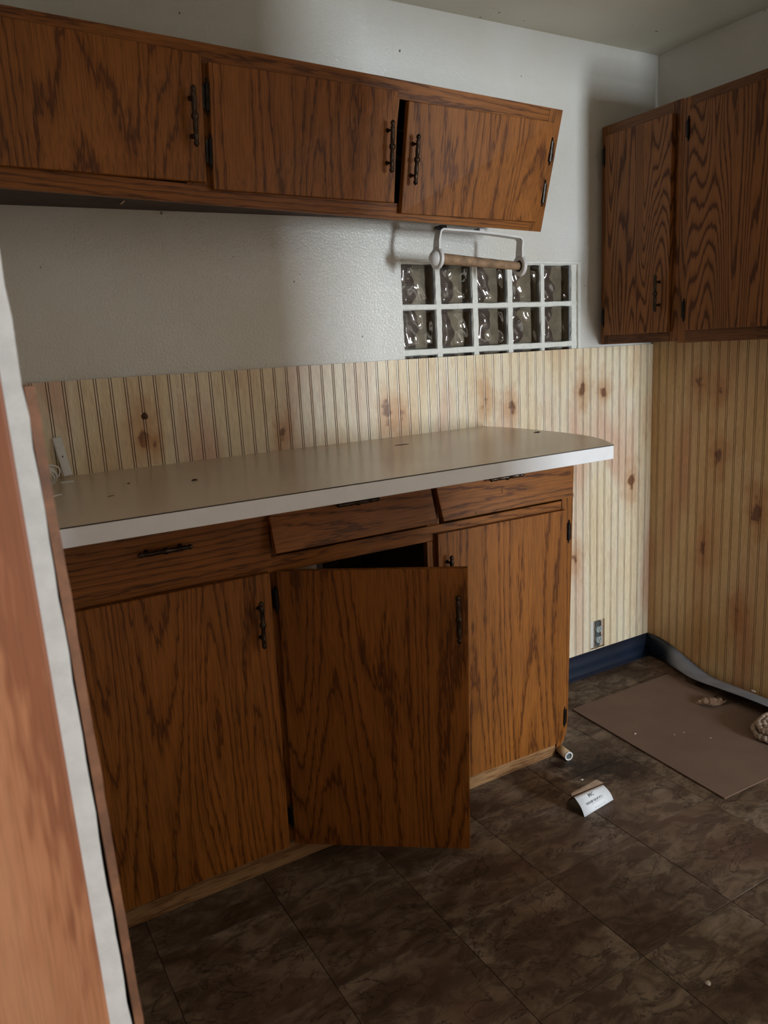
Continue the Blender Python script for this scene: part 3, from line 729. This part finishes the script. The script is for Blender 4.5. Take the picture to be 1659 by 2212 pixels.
box('mount', -1.005, -.985, -.20, -.165, 1.680, 1.692, 'holder_white', th, .002)

# ------------------------------------------------------------------ electrical outlet without its plate
ot = thing('electrical_outlet', (-.294, -.004, .162), 'bare electrical outlet missing its cover plate low in pale beadboard', 'outlet')
box('wallboard', -.3215, -.2665, -.0012, -.0002, .1025, .2215, 'box_fill', ot)
box('strap', -.316, -.288, -.0042, -.0014, .106, .217, 'grey_metal', ot, .0008)
for cz in (.183, .138):
    bm = bmesh.new(); pts = [(.0155*math.cos(a), max(-.0125, min(.0125, .0165*math.sin(a)))) for a in [2*math.pi*i/20 for i in range(20)]]
    a = [bm.verts.new((p[0], -.011, p[1])) for p in pts]; b = [bm.verts.new((p[0], .001, p[1])) for p in pts]
    bm.faces.new(a); bm.faces.new(b[::-1])
    for q in range(20): bm.faces.new([a[q], b[q], b[(q+1) % 20], a[(q+1) % 20]])
    fc = obj('receptacle', bm, 'outlet_body', ot, Matrix.Translation((-.302, -.004, cz)))
    for sx in (-.006, .006): box('slot', -.302+sx-.001, -.302+sx+.001, -.0155, -.0145, cz-.001, cz+.007, 'hole', fc)
    bm = bmesh.new(); add_lathe(bm, [(.0022, 0), (.0022, .001)], 10); obj('ground_hole', bm, 'hole', fc, Matrix.Translation((-.302, -.0147, cz-.006)) @ Matrix.Rotation(R(90), 4, 'X'))
for cz in (.1085, .1605, .2125):
    bm = bmesh.new(); add_lathe(bm, [(.004, 0), (.0036, .002), (.001, .0025)], 10); obj('screw', bm, 'grey_metal', ot, Matrix.Translation((-.302, -.0043, cz)) @ Matrix.Rotation(R(90), 4, 'X'))
box('gap', -.286, -.282, -.0035, -.0012, .118, .213, 'hole', ot)

# ------------------------------------------------------------------ things on the floor
cb = thing('cardboard_sheet', (-.40, -.5, 0), 'flat brown cardboard sheet lying on the floor by the corner', 'cardboard')
pts = [(-.6340, -.2010), (-.42, -.2030), (-.1190, -.2050), (-.1200, -.330), (-.1280, -.4380), (-.1700, -.4420), (-.1850, -.4700), (-.1750, -.5050), (-.1300, -.5200), (-.1200, -.640), (-.1200, -.8850), (-.40, -.8870), (-.4845, -.8820), (-.57, -.8780), (-.6790, -.8745), (-.672, -.76), (-.655, -.50)]
prism('sheet', pts, .0008, .0046, 'cardboard', cb, 'cardboard_edge')
bm = bmesh.new(); rr = random.Random(5); g = []
for i in range(7):
    row = []
    for j in range(5):
        u, v = i/6., j/4.; row.append(bm.verts.new((-.085*u-.01*rr.random(), -.055*v+.02*u*rr.uniform(.5, 1), .002+.016*abs(math.sin(3.1*u+1.7*v))*rr.uniform(.4, 1.1))))
    g.append(row)
for i in range(6):
    for j in range(4): bm.faces.new([g[i][j], g[i+1][j], g[i+1][j+1], g[i][j+1]])
pp = obj('torn_paper', bm, 'kraft', None, Matrix.Translation((-.158, -.452, .0055)))
tag(pp, 'crumpled torn kraft paper scrap on the cardboard beside the peeled strip', 'paper scrap')
pp.modifiers.new('solid', 'SOLIDIFY').thickness = .0008

# mouse glue board folded into a little tent
gt = thing('glue_board_trap', (-1.01, -.672, 0), 'small folded mouse glue board tent with white printed side', 'mouse trap')
FLo, FRo = Vector((-1.0732, -.7052, .001)), Vector((-.9420, -.6909, .001)); RL, RR_ = Vector((-1.0815, -.6715, .051)), Vector((-.9640, -.6715, .0475)); BLo, BRo = Vector((-1.0770, -.634, .001)), Vector((-.9480, -.6250, .001))
def bowed(name, a, b, c, d, bow, mat, parent, n=8, th_=.0009):
    """sheet a-b along the foot, d-c along the ridge, bowed outwards"""
    bm = bmesh.new(); nrm = (b-a).cross(d-a).normalized(); rows = []
    for j in range(n+1):
        v = j/n; o = nrm*bow*math.sin(math.pi*v)
        rows.append([bm.verts.new(a.lerp(d, v)+o), bm.verts.new(b.lerp(c, v)+o)])
    for r0, r1 in zip(rows, rows[1:]): bm.faces.new([r0[0], r0[1], r1[1], r1[0]])
    o = obj(name, bm, mat, parent, None, True); md = o.modifiers.new('solid', 'SOLIDIFY'); md.thickness = th_; return o
bowed('printed_side', FLo, FRo, RR_, RL, .006, 'white_card', gt)
bowed('back_side', BRo, BLo, RL, RR_, .006, 'kraft', gt)
quad_panel('glue_base', BLo+Vector((.002, -.003, 0)), FLo+Vector((.002, .003, 0)), FRo+Vector((-.002, .003, 0)), BRo+Vector((-.002, -.003, 0)), -.001, 'glue', gt, 0)
up = Vector((0, 0, 1))
tab = [RL+Vector((-.006, .004, .003)), RR_+Vector((.008, .006, .001)), RR_+Vector((-.012, .018, .013)), RL+Vector((.0, .012, .006))]
bm = bmesh.new(); bm.faces.new([bm.verts.new(p) for p in tab]); o = obj('top_flap', bm, 'kraft', gt); o.modifiers.new('solid', 'SOLIDIFY').thickness = .0009
# end wall inside the tent
bm = bmesh.new(); bm.faces.new([bm.verts.new(p) for p in (BLo, BLo.lerp(RL, .55)+Vector((-.006, .002, 0)), RL.lerp(BLo, .15), FLo.lerp(RL, .6)+Vector((.010, .006, 0)), FLo+Vector((.012, .012, 0)))])
o = obj('end_flap', bm, 'glue', gt); o.modifiers.new('solid', 'SOLIDIFY').thickness = .0008
def text_on(body, size, uc_, vc_, ext=.0002, xs=1.0):
    c = bpy.data.curves.new('lettering', 'FONT'); c.body = body; c.size = size; c.align_x = 'CENTER'; c.align_y = 'CENTER'; c.extrude = ext; c.resolution_u = 2
    tmp = bpy.data.objects.new('lettering_tmp', c); COL.objects.link(tmp); dg = bpy.context.evaluated_depsgraph_get()
    me = bpy.data.meshes.new_from_object(tmp.evaluated_get(dg)); bpy.data.objects.remove(tmp)
    me.materials.clear(); me.materials.append(M['ink'])
    x = (FRo-FLo).normalized(); z = (RL.lerp(RR_, .5)-FLo.lerp(FRo, .5)); z = (z-x*z.dot(x)).normalized(); y = z.cross(x)
    v = vc_; nrm = (FRo-FLo).cross(RL-FLo).normalized(); p = FLo.lerp(FRo, uc_).lerp(RL.lerp(RR_, uc_), v)+nrm*(.006*math.sin(math.pi*v)+.0009)
    # text lies in its own XY plane: X along the card, Y up the slope
    sl = .006*math.pi*math.cos(math.pi*v)/(RL-FLo).length; zz = (z+nrm*sl).normalized(); nn = x.cross(zz)
    mw = Matrix(((x.x, zz.x, nn.x, p.x), (x.y, zz.y, nn.y, p.y), (x.z, zz.z, nn.z, p.z), (0, 0, 0, 1))) @ Matrix.Diagonal((xs, 1, 1, 1))
    return raw_obj('lettering', me, gt, mw)
text_on('PIC', .0135, .47, .80, xs=1.15)
text_on('MOUSE GLUE BOARD', .0088, .52, .50)
text_on('------ -- -------- ---- -------', .0052, .54, .39)
text_on('-- ---- --- ------ ---- --- ----', .0046, .55, .14)

# loose tube by the cabinet foot
tu = thing('plastic_tube', (-.885, -.43, .012), 'short brown tube with a white rim beside the cabinet foot', 'tube')
ax0, ax1 = Vector((-.8800, -.385, .0155)), Vector((-.8915, -.452, .0155)); rz = (ax1-ax0).normalized(); rx = rz.cross(up).normalized(); ry = rz.cross(rx)
mw = frame_mw(ax0, rx, ry, rz); L = (ax1-ax0).length
bm = bmesh.new(); seg = 20; rr_ = []
for r_, z_ in ((.0115, 0), (.0145, 0), (.0145, L-.001), (.0115, L-.001)): rr_.append([bm.verts.new((r_*math.cos(2*math.pi*k/seg), r_*math.sin(2*math.pi*k/seg), z_)) for k in range(seg)])
for q in range(4):
    a, b = rr_[q], rr_[(q+1) % 4]
    for k in range(seg): bm.faces.new([a[k], a[(k+1) % seg], b[(k+1) % seg], b[k]])
obj('sleeve', bm, 'ply_pale', tu, mw, True)
bm = bmesh.new(); rr_ = []
for r_, z_ in ((.0108, L-.002), (.0148, L-.002), (.0148, L+.0015), (.0108, L+.0015)): rr_.append([bm.verts.new((r_*math.cos(2*math.pi*k/seg), r_*math.sin(2*math.pi*k/seg), z_)) for k in range(seg)])
for q in range(4):
    a, b = rr_[q], rr_[(q+1) % 4]
    for k in range(seg): bm.faces.new([a[k], a[(k+1) % seg], b[(k+1) % seg], b[k]])
obj('rim', bm, 'white_plastic', tu, mw)
bm = bmesh.new(); add_lathe(bm, [(.0107, L-.004), (.0107, L-.003)], 20); obj('plug', bm, 'grey_metal', tu, mw)

# bundle of cotton cord at the right edge
cord = thing('cord_bundle', (-.19, -.72, .0046), 'bundle of twisted beige cotton cord on the cardboard at right edge', 'cord')
C0 = Vector((-.185, -.750, .0)); rr = random.Random(3)
for layer, (rad0, zc, n) in enumerate(((.105, .018, 5), (.090, .034, 4))):
    for k in range(n):
        rad = rad0-k*.0185; bm = bmesh.new(); pts = []; N = 110
        for i in range(N):
            a = 2*math.pi*i/N; base = C0+Vector((rad*1.15*math.cos(a), rad*.80*math.sin(a), zc))
            tw = a*26+k; pts.append(base+Vector((.0022*math.cos(tw), .0022*math.sin(tw), .0034*math.sin(tw))))
        add_tube(bm, pts, [.0088+.0026*math.sin(2*math.pi*i/N*34+k) for i in range(N)], 7, True)
        obj('cord_loop', bm, 'rope', cord, None, True)

# ------------------------------------------------------------------ things on the counter
CTZ = 1.0673
dv = thing('sensor_bar', (-2.235, -.03, CTZ), 'slim white plastic sensor bar leaning on the beadboard', 'sensor')
a0, a1 = Vector((-2.2345, -.036, CTZ+.004)), Vector((-2.2475, -.0145, 1.1715)); z = (a1-a0).normalized(); x = Vector((1, 0, 0)); x = (x-z*x.dot(z)).normalized(); y = z.cross(x)
mw = frame_mw(a0.lerp(a1, .5), x, y, z); L = (a1-a0).length
bm = bmesh.new(); add_box(bm, -.0115, .0115, -.0045, .0045, -L/2, L/2); bevel(bm, .003, 3); obj('body', bm, 'white_plastic', dv, mw, True)
bm = bmesh.new(); add_lathe(bm, [(.0085, 0), (.0080, .0008), (.0070, .0003), (.001, .0003)], 20); obj('button', bm, 'white_plastic', dv, mw @ Matrix.Translation((-.001, -.0045, .030)) @ Matrix.Rotation(R(90), 4, 'X'))
bm = bmesh.new(); add_box(bm, -.0012, .0012, -.0052, -.0044, -.003, .002); obj('indicator', bm, 'hole', dv, mw)
wc = thing('white_cable', (-2.30, -.15, CTZ), 'coil of thin white cable at the left end of the counter', 'cable')
rr = random.Random(11)
for k in range(6):
    bm = bmesh.new(); N = 40; r0 = .034+.0035*k; pts = []
    tilt = R(50+6*k); cc = Vector((-2.330+.003*k*rr.uniform(-1, 1), -.262+.004*rr.uniform(-1, 1), CTZ+.033))
    for i in range(N):
        a = 2*math.pi*i/N; lx_, lz_ = r0*math.cos(a), (.0235+.0014*k)*math.sin(a+.12*k)
        pts.append(cc+Vector((lx_, -.030*math.sin(a)*math.cos(tilt)+.006*k-.012, lz_)))
    add_tube(bm, pts, .0019, 6, True); obj('loop', bm, 'white_plastic', wc, None, True)
s1 = box('adhesive_strip', -2.268, -2.236, -.138, -.128, CTZ+.0002, CTZ+.004, 'white_plastic', None, .0008)
tag(s1, 'short white plastic strip lying in front of the sensor bar', 'strip')
bm = bmesh.new(); add_tube(bm, [(-2.330, -.362, CTZ+.0025), (-2.308, -.338, CTZ+.003), (-2.292, -.322, CTZ+.0022)], .0018, 6)
tag(obj('cable_tie', bm, 'white_plastic'), 'thin white tie lying on the counter beside the door edge', 'cable tie')
def crumb(name, c, s, flat, label, cat, mat='crumb', rz_=0, group=None):
    bm = bmesh.new(); bmesh.ops.create_icosphere(bm, subdivisions=2, radius=1.0); rr = random.Random(int(abs(c[0]*1000)))
    for v in bm.verts: k = rr.uniform(.7, 1.15); v.co = Vector((v.co.x*s[0]*k, v.co.y*s[1]*k, max(-.35, v.co.z)*flat*k))
    o = obj(name, bm, mat, None, Matrix.Translation((c[0], c[1], c[2]+flat*.36)) @ Matrix.Rotation(rz_, 4, 'Z')); return tag(o, label, cat, group)
crumb('brown_crumb', (-2.000, -.360, CTZ), (.007, .006), .0028, 'larger brown crumb on the left half of the counter', 'crumb')
crumb('brown_crumb', (-2.135, -.276, CTZ), (.0035, .003), .002, 'tiny dark crumb near the sensor bar on the counter', 'crumb')
crumb('wood_sliver', (-1.324, -.2087, CTZ), (.026, .0035), .0012, 'reddish brown sliver near the counter middle below the glass blocks', 'sliver', rz_=R(-4))
crumb('burn_flake', (-.8862, -.311, CTZ), (.022, .009), .0008, 'black peeled flake near the rounded counter end', 'flake', 'hole', rz_=R(35))
crumb('wood_sliver', (-2.205, -.424, CTZ), (.010, .0018), .0008, 'thin dark sliver near the front left of the counter', 'sliver', rz_=R(20))
tp = crumb('tape_scrap', (-2.018, -.0105, 1.205), (.009, .010), .0016, 'torn brown scrap stuck to the beadboard above the counter', 'scrap')
tp.matrix_basis = Matrix.Translation((-2.018, -.0098, 1.205)) @ Matrix.Rotation(R(90), 4, 'X')
# paint chips scattered on the floor and the cardboard
for (cx, cy, cz, s, lab) in ((-.5938, -.4634, .0048, .0050, 'pale chip on the cardboard near its left edge'), (-.4552, -.5530, .0048, .0028, 'right one of two close pale specks on the cardboard'),
        (-.4929, -.5452, .0048, .0026, 'left one of two close pale specks on the cardboard'), (-.9404, -.5602, .0004, .0060, 'grey-white chip on the tiles behind the glue board'),
        (-1.2826, -1.2734, .0004, .0075, 'pale chip on the dark tiles at lower right'), (-.4153, -.6294, .0048, .0032, 'pale speck on the cardboard left of the cord bundle')):
    crumb('paint_chip', (cx, cy, cz), (s, s*.8), s*.35, lab, 'paint chip', 'chip', group='paint chips on the floor')
